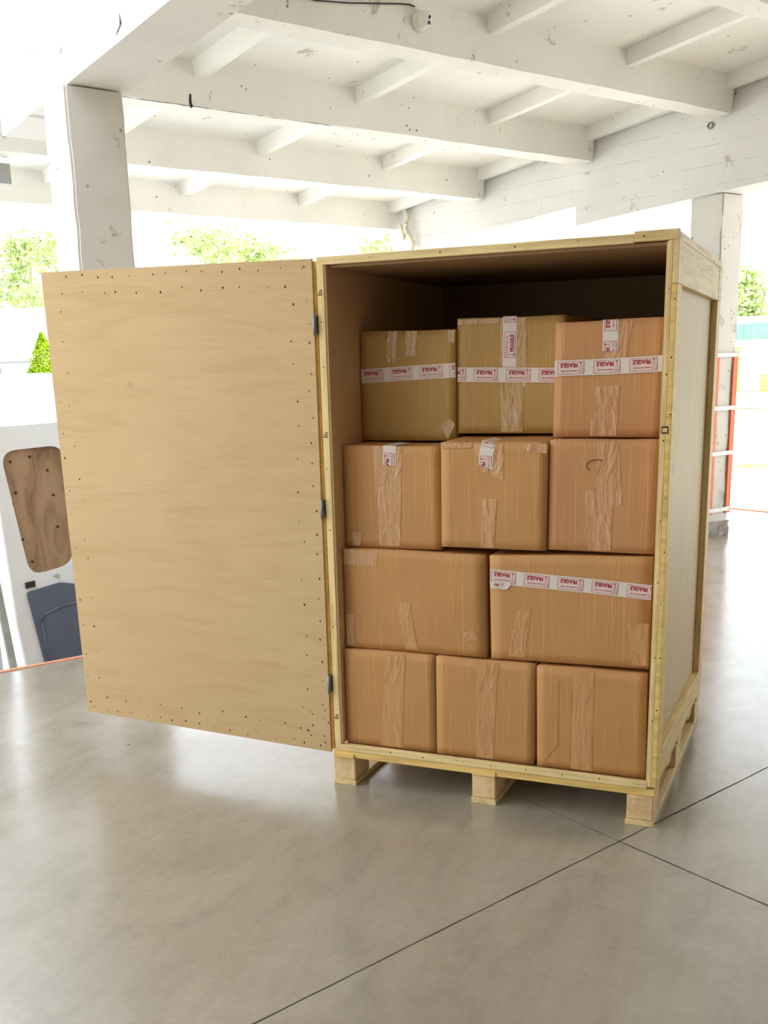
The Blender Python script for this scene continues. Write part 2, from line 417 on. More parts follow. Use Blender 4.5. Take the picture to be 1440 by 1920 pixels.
# corner guards and straps on the right-hand column
for k, (uu, lab) in enumerate(((5.235, 1), (5.53, -1))):
    bm = bmesh.new()
    a, b_ = (uu - .012, uu + .045) if lab == 1 else (uu - .045, uu + .014)
    box(bm, a, b_, 3.552, 3.564, .2, 1.6, 0, W)
    c0, c1 = (uu - .012, uu - .004) if lab == 1 else (uu + .005, uu + .014)
    box(bm, c0, c1, 3.552, 3.63, .2, 1.6, 0, W)
    link('corner_guard', bm, 'orange', rc)['label'] = 'orange steel corner guard'
for z in (.22, .72, 1.11, 1.56):
    bm = bmesh.new(); box(bm, 5.232, 5.533, 3.549, 3.5525, z, z + .035, 0, W); link('strap', bm, 'strap', rc)['label'] = 'white strap across the guards'
bm = bmesh.new(); box(bm, 5.225, 5.54, 3.555, 3.9, 0, .13, 0, W)
bmesh.ops.subdivide_edges(bm, edges=bm.edges[:], cuts=3, use_grid_fill=True); rough(bm, .008, 8)
link('worn_foot', bm, 'foot', rc)['label'] = 'bare grey worn concrete foot'
# security camera on the joist and its cable
def dome_camera():
    p = W(1.9, 3.468, 3.60)
    o = thing('security_camera', 'white dome security camera on the joist at the top of the picture', 'camera', p)
    fwd = (-VX * .86 - ZX * .28 + UX * .42).normalized()
    rot = (-VX).to_track_quat('Z', 'Y').to_matrix().to_4x4()
    bm = bmesh.new()
    bmesh.ops.create_cone(bm, cap_ends=True, segments=40, radius1=.062, radius2=.052, depth=.03, matrix=Matrix.Translation(-VX * .022) @ rot)
    link('mounting_ring', bm, 'plastic', o, True)
    bm = bmesh.new()
    bmesh.ops.create_uvsphere(bm, u_segments=40, v_segments=24, radius=.05, matrix=Matrix.Translation(-VX * .055))
    ball = link('camera_ball', bm, 'plastic', o, True)
    c = -VX * .055; side = fwd.cross(ZX).normalized(); upv = side.cross(fwd)
    for k, (a, b_) in enumerate(((.019, .012), (.012, -.014))):
        d = (fwd * .047 + side * a * 1.0 + upv * b_ * 1.1).normalized()
        bm = bmesh.new()
        bmesh.ops.create_cone(bm, cap_ends=True, segments=24, radius1=.0115, radius2=.0105, depth=.006, matrix=Matrix.Translation(c + d * .05) @ fwd.to_track_quat('Z', 'Y').to_matrix().to_4x4())
        link('lens', bm, 'black', o)['label'] = 'round black lens window'
    bm = bmesh.new()
    pts = []
    for t in range(9):
        a = -.95 + .95 * t / 8 - .3
        d = (fwd + side * (-.35 + .5 * t / 8) * 1.0 + upv * (-.42 + .28 * (t / 8 - .6) ** 2)).normalized()
        pts.append(c + d * .0505)
    tube(bm, pts, .0018, 6); link('seam', bm, 'black', o)['label'] = 'curved black seam'
dome_camera()
bm = bmesh.new()
P = [(.35, 3.57), (.8, 3.58), (1.13, 3.585), (1.36, 3.61), (1.56, 3.64), (1.74, 3.668), (1.82, 3.676), (1.86, 3.672)]
tube(bm, [W(u, 3.452, z) for u, z in P], .004, 6)
tag(link('camera_cable', bm, 'cable'), 'thin black cable running along the joist to the security camera', 'cable')
bm = bmesh.new(); tube(bm, [W(1.08, 4.93, 3.385), W(1.08, 4.93, 3.33), W(1.09, 4.925, 3.30)], .012, 8)
tag(link('ceiling_hook', bm, 'black'), 'small black hook hanging under a joist beside the left column', 'hook')
bm = bmesh.new()
tube(bm, [W(5.19, 3.70, 3.40) + VX * math.cos(a) * .024 + ZX * math.sin(a) * .024 for a in [math.pi * 2 * k / 16 for k in range(17)]], .006, 6)
tag(link('steel_ring', bm, 'steel'), 'small steel ring fixed on the upper edge of the far main beam', 'ring')
bm = bmesh.new()
fo = []
for t in range(22):
    s = t / 21; fo.append(W(5.13 + .02 * math.sin(s * 9), 7.66 - .14 * s + .018 * math.sin(s * 13), 3.33 - .52 * s))
tube(bm, fo, [.018 + .012 * abs(math.sin(i * 1.1)) for i in range(22)], 9)
tube(bm, [W(5.12, 7.70, 3.1), W(5.15, 7.68, 2.99), W(5.12, 7.64, 2.93)], [.02, .032, .012], 8)
rough(bm, .004, 9)
tag(link('foam_strand', bm, 'foam', smooth=True), 'twisted cream strand hanging from the far end of the main beam', 'strand')
bm = bmesh.new(); box(bm, -.1, .37, 6.55, 6.62, 2.99, 3.135, 0, W)  # plain block for an unidentified grey shape under the roof
tag(link('grey_block', bm, 'grey'), 'plain grey block under the roof left of the near column', 'box')

# ------------------------------------------------------------------ crate
crate = thing('wooden_crate', 'tall open wooden shipping crate on pallet skids filled with cardboard boxes', 'crate')
def nails(bm, pts, y, mi, nrm='y', r=.0022, seed=1):
    r2 = random.Random(seed)
    for a, z in pts:
        rr = r * r2.uniform(.6, 1.25); vs = []
        for k in range(7):
            t = 2 * math.pi * k / 7
            vs.append(bm.verts.new((a + rr * math.cos(t), y, z + rr * 1.3 * math.sin(t)) if nrm == 'y' else (y, a + rr * math.cos(t), z + rr * 1.3 * math.sin(t))))
        f_ = bm.faces.new(vs); f_.material_index = mi
def board(name, x0, x1, y0, y1, z0, z1, mats, parent, npts=(), ny=None, nrm='y', bev=.0022, label=None):
    bm = bmesh.new(); box(bm, x0, x1, y0, y1, z0, z1)
    bmesh.ops.bevel(bm, geom=bm.edges[:], offset=bev, segments=2, affect='EDGES', profile=.6)
    if npts: nails(bm, npts, ny, 1, nrm)
    o = link(name, bm, [mats, 'nail'], parent)
    if label: o['label'] = label
    return o
D = 1.205; H = 1.914
# left wall
lw = board('side_wall', -1.176, -1.165, .004, D - .02, .165, 1.885, 'ply_lit', crate, [(.03, .5), (.03, .9), (.05, 1.6), (.04, 1.62), (.03, 1.2), (.03, .25)], -1.1648, 'x')
board('front_post', -1.198, -1.1725, 0, .10, .16, 1.888, 'pine', lw, [(-1.185, .3), (-1.188, .62), (-1.184, .98), (-1.187, 1.2), (-1.185, 1.55), (-1.186, 1.7)], -.0006)
board('rear_post', -1.198, -1.177, D - .1, D, .16, 1.888, 'pine', lw)
board('top_rail', -1.198, -1.177, .1, D - .1, 1.74, 1.888, 'pine_y', lw)
board('bottom_rail', -1.198, -1.177, .1, D - .1, .16, .26, 'pine_y', lw)
# small latch bits and knots on the left post
for z, h, n_ in ((1.788, .012, 'catch'), (1.31, .014, 'catch'), (.262, .010, 'catch')):
    bm = bmesh.new()
    for k in range(3): box(bm, -1.197 + .004 * k, -1.18, -.0016, .0, z + k * .007, z + k * .007 + .003)
    link('split_knot', bm, 'nail', lw)
# right wall
rw = board('side_wall', -.033, -.022, .004, D - .02, .165, 1.885, 'ply_side', crate)
nl = [(-.012, z) for z in (1.84, 1.72, 1.55, 1.38, 1.12, .95, .78, .6, .42, .28)]
board('front_post', -.0275, -.0135, 0, .10, .145, 1.888, 'pine', rw, [(-.019, z + .05) for z in (1.7, 1.45, 1.25, 1.0, .8, .55, .33)], -.0006)
board('front_post', -.0135, .003, 0, .10, .145, 1.7645, 'pine_yel', rw, [(-.006 + .004 * (i % 2), z) for i, (_, z) in enumerate(nl) if z < 1.75], -.0006, label='yellowish pine corner board')
bm = bmesh.new(); box(bm, -.027, -.006, -.0014, .0, 1.322, 1.344); box(bm, -.024, -.009, -.002, -.0014, 1.326, 1.339, 1)
link('filler_patch', bm, ['nail', 'pine'], rw)
board('rear_post', -.022, .003, D - .10, D, .145, 1.7645, 'pine', rw)
board('top_rail', -.022, .003, .10, D - .1, 1.765, 1.888, 'pine_y', rw, [(.35, 1.80), (.9, 1.85), (.6, 1.86)], .0036, 'x')
board('corner_board', -.0133, .0045, .0, .10, 1.765, 1.8885, 'pine_y', rw)
board('corner_board', -.0215, .0045, D - .1, D + .002, 1.765, 1.889, 'pine_y', rw)
board('bottom_rail', -.022, .0032, .10, D - .1, .145, .245, 'pine_y', rw, [(.4, .2), (.7, .19)], .0038, 'x')
# back wall, top, base
board('back_wall', -1.164, -.034, D - .038, D - .025, .165, 1.885, 'ply_shade', crate)
tp = board('top_panel', -1.164, -.034, .022, D - .026, 1.876, 1.886, 'ply_shade', crate)
board('top_edge', -1.1975, -.13, .0, .022, 1.886, 1.912, 'pine_x', tp, [(-1.0, 1.9), (-.75, 1.899), (-.5, 1.9), (-.3, 1.902)], -.0006)
board('top_edge', -.13, .0035, -.001, .021, 1.889, 1.919, 'pine_x', tp, [(-.03, 1.905), (-.1, 1.903)], -.0016)
bm = bmesh.new(); box(bm, -1.197, .004, .022, D, 1.889, 1.914); bmesh.ops.bevel(bm, geom=bm.edges[:], offset=.002, segments=1, affect='EDGES'); link('lid', bm, 'pine_y', tp)
bp = board('base_panel', -1.162, -.036, .022, D - .04, .14, .157, 'ply_shade', crate)
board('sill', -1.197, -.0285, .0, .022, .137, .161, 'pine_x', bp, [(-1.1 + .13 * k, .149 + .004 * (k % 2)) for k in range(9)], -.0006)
# pallet
for x0, x1 in ((-1.208, -1.115), (-.653, -.56), (-.097, -.003)):
    sk = bx('skid', x0, x1, -.003, D + .035, 0, .021, 'pine_y', crate, .002)
    for y0, y1 in ((-.001, .13), (.53, .67), (D - .11, D + .033)):
        bm = bmesh.new(); box(bm, x0 + .003, x1 - .002, y0, y1, .022, .109)
        bmesh.ops.bevel(bm, geom=bm.edges[:], offset=.003, segments=2, affect='EDGES')
        link('block', bm, 'block', sk)
for y0, y1 in ((.003, .12), (.28, .38), (.55, .66), (.84, .94), (D - .09, D + .03)):
    board('deck_board', -1.206, -.002, y0, y1, .110, .1355, 'pine_yel', crate, label='yellow pine deck board')
for x0, x1 in ((-1.205, -1.12), (-.65, -.562)):
    board('shim', x0, x1, -.004, .003, .108, .125, 'pine_yel', crate)
# door: hinged at the left front corner, nearly in line with the front
TH = .0576
door = bpy.data.objects.new('door', None); COL.objects.link(door); door.parent = crate
door.location = (-1.2075, -.004, 0); door.rotation_euler = (0, 0, -TH)
# local x runs from the hinge (0) to -1.21
DQ = [(-1.207, .1413), (-.008, .1255), (-.006, 1.908), (-1.2225, 1.937)]
bm = bmesh.new()
hexa(bm, [(DQ[i][0], 0, DQ[i][1]) for i in (0, 1, 2, 3)] + [(DQ[i][0], .010, DQ[i][1]) for i in (0, 1, 2, 3)])
r2 = random.Random(12); pts = []
def edge_pt(i, j, s, inset):
    a, b_ = Vector(DQ[i]), Vector(DQ[j]); c = sum((Vector(q) for q in DQ), Vector((0, 0))) / 4
    p_ = a.lerp(b_, s); nn = Vector((-(b_ - a).y, (b_ - a).x)).normalized()
    if nn.dot(c - p_) < 0: nn = -nn
    return p_ + nn * inset
for i, j, n1, n2 in ((0, 1, 17, 11), (1, 2, 22, 15), (2, 3, 15, 12), (3, 0, 16, 13)):
    for k in range(n1): pts.append(edge_pt(i, j, (k + .5 + r2.uniform(-.2, .2)) / n1, .022 + r2.uniform(-.007, .009)))
    for k in range(n2): pts.append(edge_pt(i, j, .06 + .9 * (k + .3 + r2.uniform(-.2, .3)) / n2, .085 + r2.uniform(-.012, .012)))
for _ in range(8): pts.append(Vector((-.03 + r2.uniform(-.1, .02), .16 + r2.uniform(0, .16))))
nails(bm, [(p_.x, p_.y) for p_ in pts if DQ[0][0] + .012 < p_.x < -.012], -.0006, 1, 'y', .0031, 4)
dp = link('door_panel', bm, ['ply', 'nail'], door)
dp['label'] = 'birch plywood door sheet dotted with nail holes'
board('door_rail', -1.20, -.012, .0105, .034, .15, .25, 'pine_x', door)
board('door_rail', -1.20, -.012, .0105, .034, 1.79, 1.895, 'pine_x', door)
board('door_stile', -1.20, -1.10, .0105, .034, .25, 1.79, 'pine', door)
board('door_stile', -.11, .0, .0105, .034, .135, 1.9, 'pine_yel', door, label='yellow pine hinge stile')
for z0, z1 in ((1.658, 1.727), (1.022, 1.092), (.364, .434)):
    bm = bmesh.new()
    tube(bm, [(-.0005, -.006, z0), (-.0005, -.006, z1)], .0062, 12)
    box(bm, -.001, .0035, -.004, .03, z0 + .004, z1 - .004)
    link('hinge', bm, 'steel', door)['label'] = 'dark zinc butt hinge'

def front_sheet(o):
    me = o.data
    for p in me.polygons:
        if p.normal.y > .5: p.flip()
    me.update(); return o
# ------------------------------------------------------------------ FRAGILE tape print
def text_mesh(body, size, bold):
    cu = bpy.data.curves.new('t', 'FONT'); cu.body = body; cu.size = size; cu.offset = bold; cu.align_x = 'LEFT'; cu.resolution_u = 2
    o = bpy.data.objects.new('t', cu); COL.objects.link(o)
    dg = bpy.context.evaluated_depsgraph_get(); dg.update()
    me = bpy.data.meshes.new_from_object(o.evaluated_get(dg))
    vs = [(v.co.x, v.co.y) for v in me.vertices]; fs = [tuple(p.vertices) for p in me.polygons]
    x0 = min(a for a, _ in vs); x1 = max(a for a, _ in vs); y0 = min(b_ for _, b_ in vs); y1 = max(b_ for _, b_ in vs)
    bpy.data.objects.remove(o); bpy.data.meshes.remove(me); bpy.data.curves.remove(cu)
    return [((a - x0) / (x1 - x0), (b_ - y0) / (y1 - y0)) for a, b_ in vs], fs
T_FR = text_mesh('FRAGILE', 1, .05); T_HC = text_mesh('HANDLE WITH CARE', 1, .02)
LW, LH = .087, .040
def label_polys():
    """one printed label, lower-left at 0,0, size LW x LH: (vertices, faces, material, lift)"""
    out = []
    for k in range(8): out.append(([(LW * k / 8, 0), (LW * (k + 1) / 8, 0), (LW * (k + 1) / 8, LH), (LW * k / 8, LH)], [(0, 1, 2, 3)], 1, .0002))
    t = .0011
    def rect(a, b_, c, d):
        for k in range(8): out.append(([(a + (c - a) * k / 8, b_), (a + (c - a) * (k + 1) / 8, b_), (a + (c - a) * (k + 1) / 8, d), (a + (c - a) * k / 8, d)], [(0, 1, 2, 3)], 2, .0006))
    rect(0, 0, LW, t); rect(0, LH - t, LW, LH); rect(0, t, t, LH - t); rect(LW - t, t, LW, LH - t)
    x0, w0, y0, h0 = .0205, .057, .0045, .0145
    out.append(([(x0 + a * w0, y0 + b_ * h0) for a, b_ in T_FR[0]], T_FR[1], 2, .0006))
    x0, w0, y0, h0 = .0215, .054, .0275, .0048
    out.append(([(x0 + a * w0, y0 + b_ * h0) for a, b_ in T_HC[0]], T_HC[1], 2, .0006))
    # wine glass
    cx = .0105
    def seg(a, b_, w_=.0009):
        a, b_ = Vector(a), Vector(b_); n_ = Vector((-(b_ - a).y, (b_ - a).x)).normalized() * w_ / 2
        out.append(([tuple(a + n_), tuple(b_ + n_), tuple(b_ - n_), tuple(a - n_)], [(0, 1, 2, 3)], 2, .0006))
    for s in (-1, 1):
        pr = [(cx + s * .0062, .0365), (cx + s * .0066, .028), (cx + s * .0045, .0215), (cx + s * .0006, .0165)]
        for a, b_ in zip(pr, pr[1:]): seg(a, b_)
        seg((cx + s * .0006, .0165), (cx + s * .0006, .007), .0008)
    out.append(([(cx - .005, .003), (cx + .005, .003), (cx + .0008, .0075), (cx - .0008, .0075)], [(0, 1, 2, 3)], 2, .0006))
    seg((cx - .0062, .0365), (cx - .001, .034)); seg((cx - .001, .034), (cx + .001, .0285)); seg((cx + .001, .0285), (cx + .0035, .0345)); seg((cx + .0035, .0345), (cx + .0062, .0365))
    seg((cx + .001, .0285), (cx - .0005, .024))
    return out
LAB = label_polys()
def cut_poly(poly, lo, hi):
    """clip a 2D polygon to lo<=x<=hi"""
    for lim, sgn in ((lo, 1), (hi, -1)):
        out = []
        for i in range(len(poly)):
            a, b_ = poly[i], poly[(i + 1) % len(poly)]
            ia, ib = (a[0] - lim) * sgn >= 0, (b_[0] - lim) * sgn >= 0
            if ia: out.append(a)
            if ia != ib:
                t = (lim - a[0]) / (b_[0] - a[0]); out.append((lim, a[1] + (b_[1] - a[1]) * t))
        poly = out
        if len(poly) < 3: return []
    return poly
def fragile_tape(parent, path, y, first, pitch=.1175, flip=True, width=.05, torn=None, over=None, lift=.0012):
    """white tape along a polyline in the x-z plane of a box front; first = distance to the first label"""
    P = [Vector(p) for p in path]; cum = [0]
    for a, b_ in zip(P, P[1:]): cum.append(cum[-1] + (b_ - a).length)
    L = cum[-1]
    def at(s, t):
        i = 0
        while i < len(P) - 2 and s > cum[i + 1]: i += 1
        d = (P[i + 1] - P[i]).normalized(); p_ = P[i] + d * (s - cum[i]); n_ = Vector((-d.y, d.x))
        q = p_ + n_ * t
        return q
    N = max(4, int(L / .006))
    bm = bmesh.new(); rows = []
    r3 = random.Random(int(L * 1e4))
    fy = root_y[parent.name]
    def yy(s, t):
        q = at(min(max(s, 0), L), t); return y + fy(q.x, q.y) - lift - .0003 * (1 + math.sin(s * 61 + 1.3))
    for i in range(N + 1):
        s = L * i / N; row = []
        for j in range(5):
            t = -width / 2 + width * j / 4
            ss = s
            if torn and i == N: ss = s + torn * (j / 4 - .5) + r3.uniform(-.001, .001)
            q = at(min(ss, L + .02), t); row.append(bm.verts.new((q.x, yy(ss, t), q.y)))
        rows.append(row)
    for i in range(N):
        for j in range(4): bm.faces.new((rows[i][j], rows[i + 1][j], rows[i + 1][j + 1], rows[i][j + 1]))
    if over:      # runs on over the top edge of the box
        prev = rows[0]
        for dy, dz in ((.004, .0015), (.02, .002), (over, .002)):
            cur = []
            for v_ in rows[0]: cur.append(bm.verts.new((v_.co.x, y + dy - lift, v_.co.z + dz)))
            for j in range(4): bm.faces.new((cur[j], prev[j], prev[j + 1], cur[j + 1]))
            prev = cur
    tp_ = front_sheet(link('fragile_tape', bm, 'tape', parent)); tp_['label'] = 'white fragile tape printed in red'
    s0 = first
    while s0 - pitch > -LW: s0 -= pitch
    while s0 < L:
        bm = bmesh.new()
        for vs, fs, mi, lf in LAB:
            pv = [((LW - a, LH - b_) if flip else (a, b_)) for a, b_ in vs]
            for q in fs:
                poly = cut_poly([(s0 + pv[i][0], pv[i][1] - LH / 2) for i in q], 0, L)
                if len(poly) < 3: continue
                vv = []
                for s, t in poly:
                    g = at(s, t); vv.append(bm.verts.new((g.x, yy(s, t) - lf - .0005, g.y)))
                try: bm.faces.new(vv).material_index = mi - 1
                except ValueError: pass
        s0 += pitch
        if len(bm.faces) > 2: front_sheet(link('printed_label', bm, ['tape_pink', 'ink'], tp_))
        else: bm.free()
    return tp_
def clear_tape(parent, quad, y, mat='film_kraft', seed=0, lift=.0014):
    a, b_, c, d = [Vector(q) for q in quad]; bm = bmesh.new(); N1 = 10; N2 = max(6, int((a - d).length / .008)); g = {}
    r3 = random.Random(seed)
    for i in range(N2 + 1):
        for j in range(N1 + 1):
            p_ = a.lerp(b_, j / N1).lerp(d.lerp(c, j / N1), i / N2)
            edge = i in (0, N2) or j in (0, N1)
            dy = 0 if edge else r3.uniform(0, .0007)
            jit = r3.uniform(-.0012, .0012)
            g[i, j] = bm.verts.new((p_.x + jit, y + root_y[parent.name](p_.x, p_.y) - lift - dy, p_.y + (jit if edge else 0)))
    for i in range(N2):
        for j in range(N1): bm.faces.new((g[i, j], g[i + 1, j], g[i + 1, j + 1], g[i, j + 1]))
    o = front_sheet(link('clear_tape', bm, mat, parent, True))
    # pale slivers standing proud of the sheet, painting glints on film folds
    area = (a - b_).length * (a - d).length
    bm = bmesh.new()
    for k in range(int(min(13, 2 + area * (520 if mat != 'film_faint' else 260)))):
        s1, s2 = r3.gauss(.5, .2), r3.choice((r3.uniform(.1, .9), r3.gauss(.7, .12)))
        s1, s2 = min(.88, max(.12, s1)), min(.93, max(.07, s2))
        p_ = a.lerp(b_, s1).lerp(d.lerp(c, s1), s2); an = math.radians(r3.choice((r3.uniform(50, 75), r3.uniform(80, 100)))); ln = r3.uniform(.006, .026) * (.5 if (a - d).length < .1 else 1)
        dv = Vector((math.cos(an), math.sin(an))) * ln / 2; nv = Vector((-dv.y, dv.x)).normalized() * r3.uniform(.0004, .0009)
        cv = Vector((r3.uniform(-.002, .002), 0)); y0 = y + root_y[parent.name](p_.x, p_.y) - lift - .0009
        P_ = [p_ - dv, p_ + nv + cv, p_ + dv, p_ - nv + cv]
        bm.faces.new([bm.verts.new((q.x, y0 - (.0008 if i_ in (1, 3) else 0), q.y)) for i_, q in enumerate(P_)])
    front_sheet(link('film_glints', bm, 'glint', o))
    o.children[0]['kind'] = 'stuff'
    return o

# ------------------------------------------------------------------ cardboard boxes, each a thing
G = {}; root_y = {}
def carton(key, quad, y, depth, mat, label, group, seed, topdz=0):
    TL, TR, BR, BL = [Vector(q) for q in quad]
    cx = (BL.x + BR.x) / 2; cz = min(BL.y, BR.y)
    root = thing('cardboard_box', label, 'box', (cx, y, cz), group)
    bm = bmesh.new(); g = {}; N = 12; r3 = random.Random(seed)
    ph = [r3.uniform(0, 6) for _ in range(6)]
    def front(a, b_):
        k = max(0, math.sin(math.pi * a)) * max(0, math.sin(math.pi * b_))
        return -.003 * k * math.sin(ph[0] + a * 3) + .0015 * math.sin(a * 9 + ph[1]) * math.sin(b_ * 7 + ph[2]) * k
    root_y[root.name] = lambda x, z: front(min(1, max(0, (x + cx - BL.x) / (BR.x - BL.x))), min(1, max(0, (z + cz - BL.y) / (TL.y - BL.y))))
    def pt(a, b_, d):
        p_ = BL.lerp(BR, a).lerp(TL.lerp(TR, a), b_)
        x, z, yy = p_.x - cx, p_.y - cz, d * depth
        k = math.sin(math.pi * a) * math.sin(math.pi * b_)
        if d == 0: yy += front(a, b_)
        if b_ == 1: z += topdz * d + .002 * math.sin(math.pi * a) * math.sin(a * 5 + ph[3]) 
        return Vector((x, yy, z))
    # closed grid box
    V = {}
    def vv(i, j, k):
        if (i, j, k) not in V: V[i, j, k] = bm.verts.new(pt(i / N, j / N, k / N))
        return V[i, j, k]
    for i in range(N):
        for j in range(N):
            bm.faces.new((vv(i, j, 0), vv(i + 1, j, 0), vv(i + 1, j + 1, 0), vv(i, j + 1, 0)))
            bm.faces.new((vv(i, j, N), vv(i, j + 1, N), vv(i + 1, j + 1, N), vv(i + 1, j, N)))
            bm.faces.new((vv(i, 0, j), vv(i, 0, j + 1), vv(i + 1, 0, j + 1), vv(i + 1, 0, j)))
            bm.faces.new((vv(i, N, j), vv(i + 1, N, j), vv(i + 1, N, j + 1), vv(i, N, j + 1)))
            bm.faces.new((vv(0, i, j), vv(0, i + 1, j), vv(0, i + 1, j + 1), vv(0, i, j + 1)))
            bm.faces.new((vv(N, i, j), vv(N, i, j + 1), vv(N, i + 1, j + 1), vv(N, i + 1, j)))
    ed = [V_ for V_ in bm.edges if len(V_.link_faces) == 2 and V_.calc_face_angle(0) > 1.0]
    bmesh.ops.bevel(bm, geom=ed, offset=.0032, segments=3, affect='EDGES', profile=.5, clamp_overlap=True)
    link('carton', bm, mat, root, True)
    G[key] = (root, cx, cz)
    return root
def loc(key, pts): 
    _, cx, cz = G[key]; return [(a - cx, b_ - cz) for a, b_ in pts]
GR = 'cardboard boxes packed in the crate'
BX = [
 ('b1', [(-1.160, .529), (-.802, .531), (-.799, .1605), (-1.160, .1605)], .03, .56, 'kraft', 'brown cardboard box in the bottom row against the left crate wall'),
 ('b2', [(-.794, .531), (-.428, .529), (-.430, .1605), (-.795, .1605)], .03, .56, 'kraft', 'brown cardboard box in the middle of the bottom row'),
 ('b3', [(-.422, .527), (-.047, .529), (-.040, .1605), (-.417, .1605)], .03, .56, 'kraft', 'brown cardboard box with diagonal crease at the right of the bottom row'),
 ('b4', [(-1.160, .905), (-.616, .905), (-.612, .537), (-1.160, .535)], .05, .38, 'kraft', 'wide plain cardboard box, left one in the second row from below'),
 ('b5', [(-.599, .905), (-.044, .924), (-.046, .545), (-.593, .537)], .05, .38, 'kraft', 'wide cardboard box with sloping red printed tape, second row from below'),
 ('b6', [(-1.160, 1.275), (-.792, 1.273), (-.789, .911), (-1.160, .908)], .08, .56, 'kraft', 'cardboard box with short centred red printed tape end, left in the third row'),
 ('b7', [(-.773, 1.289), (-.399, 1.289), (-.403, .929), (-.775, .929)], .05, .56, 'kraft', 'cardboard box with crooked red printed tape end and crumpled top, centre of third row'),
 ('b8', [(-.393, 1.297), (-.038, 1.298), (-.044, .931), (-.395, .933)], .06, .56, 'kraft_pink', 'cardboard box with torn round handle hole under clear tape, right in third row'),
 ('b9', [(-1.157, 1.672), (-.790, 1.668), (-.794, 1.281), (-1.160, 1.281)], .26, .56, 'kraft_olive', 'shorter olive cardboard box with rising red printed tape band, top row left'),
 ('b10', [(-.786, 1.703), (-.401, 1.700), (-.410, 1.306), (-.788, 1.306)], .27, .56, 'kraft_olive', 'olive cardboard box with crossed red printed tapes, tallest in the top row'),
 ('b11', [(-.397, 1.670), (-.041, 1.674), (-.049, 1.3015), (-.402, 1.3025)], .13, .56, 'kraft_pink', 'cardboard box with red printed tape band at the right end of the top row'),
]
for i, (k, q, y, d, m_, lab) in enumerate(BX):
    carton(k, q, y, d, m_, lab, GR, 20 + i, topdz=.012 if k == 'b7' else 0)
def ft(key, path, first, **kw):
    fragile_tape(G[key][0], loc(key, path), 0, first, **kw)
ft('b9', [(-1.1595, 1.5137), (-.973, 1.5215), (-.7915, 1.5278)], .0035, pitch=.1145)
ft('b10', [(-.786, 1.512), (-.4045, 1.502)], .0612, lift=.0034)
ft('b11', [(-.3985, 1.5253), (-.22, 1.5275), (-.043, 1.5331)], .010, lift=.0034)
ft('b5', [(-.5965, .8338), (-.4712, .8264), (-.263, .8183), (-.0455, .806)], .0045, pitch=.117)
ft('b10', [(-.5935, 1.7025), (-.5961, 1.5304)], .0505, flip=True, over=.3, lift=.0024, pitch=.1175)
ft('b11', [(-.2187, 1.672), (-.2183, 1.5759)], .065, flip=False, over=.3, lift=.0024)
ft('b6', [(-.9757, 1.2745), (-.9788, 1.207)], .0243, flip=False, over=.15, lift=.0024)
ft('b7', [(-.600, 1.289), (-.6101, 1.2538), (-.6121, 1.2073)], .045, flip=False, over=.15, lift=.0024, torn=.014)
# torn second layer of tape on the wide box
bm = bmesh.new()
q = loc('b5', [(-.5965, .814), (-.525, .812), (-.520, .8075), (-.5355, .7885), (-.5965, .7905)])
bm.faces.new([bm.verts.new((a, -.0028, b_)) for a, b_ in q])
tt = link('torn_tape', bm, 'tape', G['b5'][0]); tt['label'] = 'torn white tape scrap printed in red'
bm = bmesh.new()
for vs, fs, mi, lf in LAB:
    for f_ in fs:
        pp = cut_poly([(-.016 - vs[i][0] + .083, vs[i][1]) for i in f_], .026, .066)
        if len(pp) >= 3 and max(b_ for _, b_ in pp) < .033:
            ox, oz = q[0][0] - .012, q[4][1] - .0005
            bm.faces.new([bm.verts.new((ox + a * 1.0 - .0, -.0028 - lf, oz + (.0335 - b_) * .55 + .0015)) for a, b_ in pp]).material_index = mi - 1
front_sheet(link('printed_label', bm, ['tape_pink', 'ink'], tt))
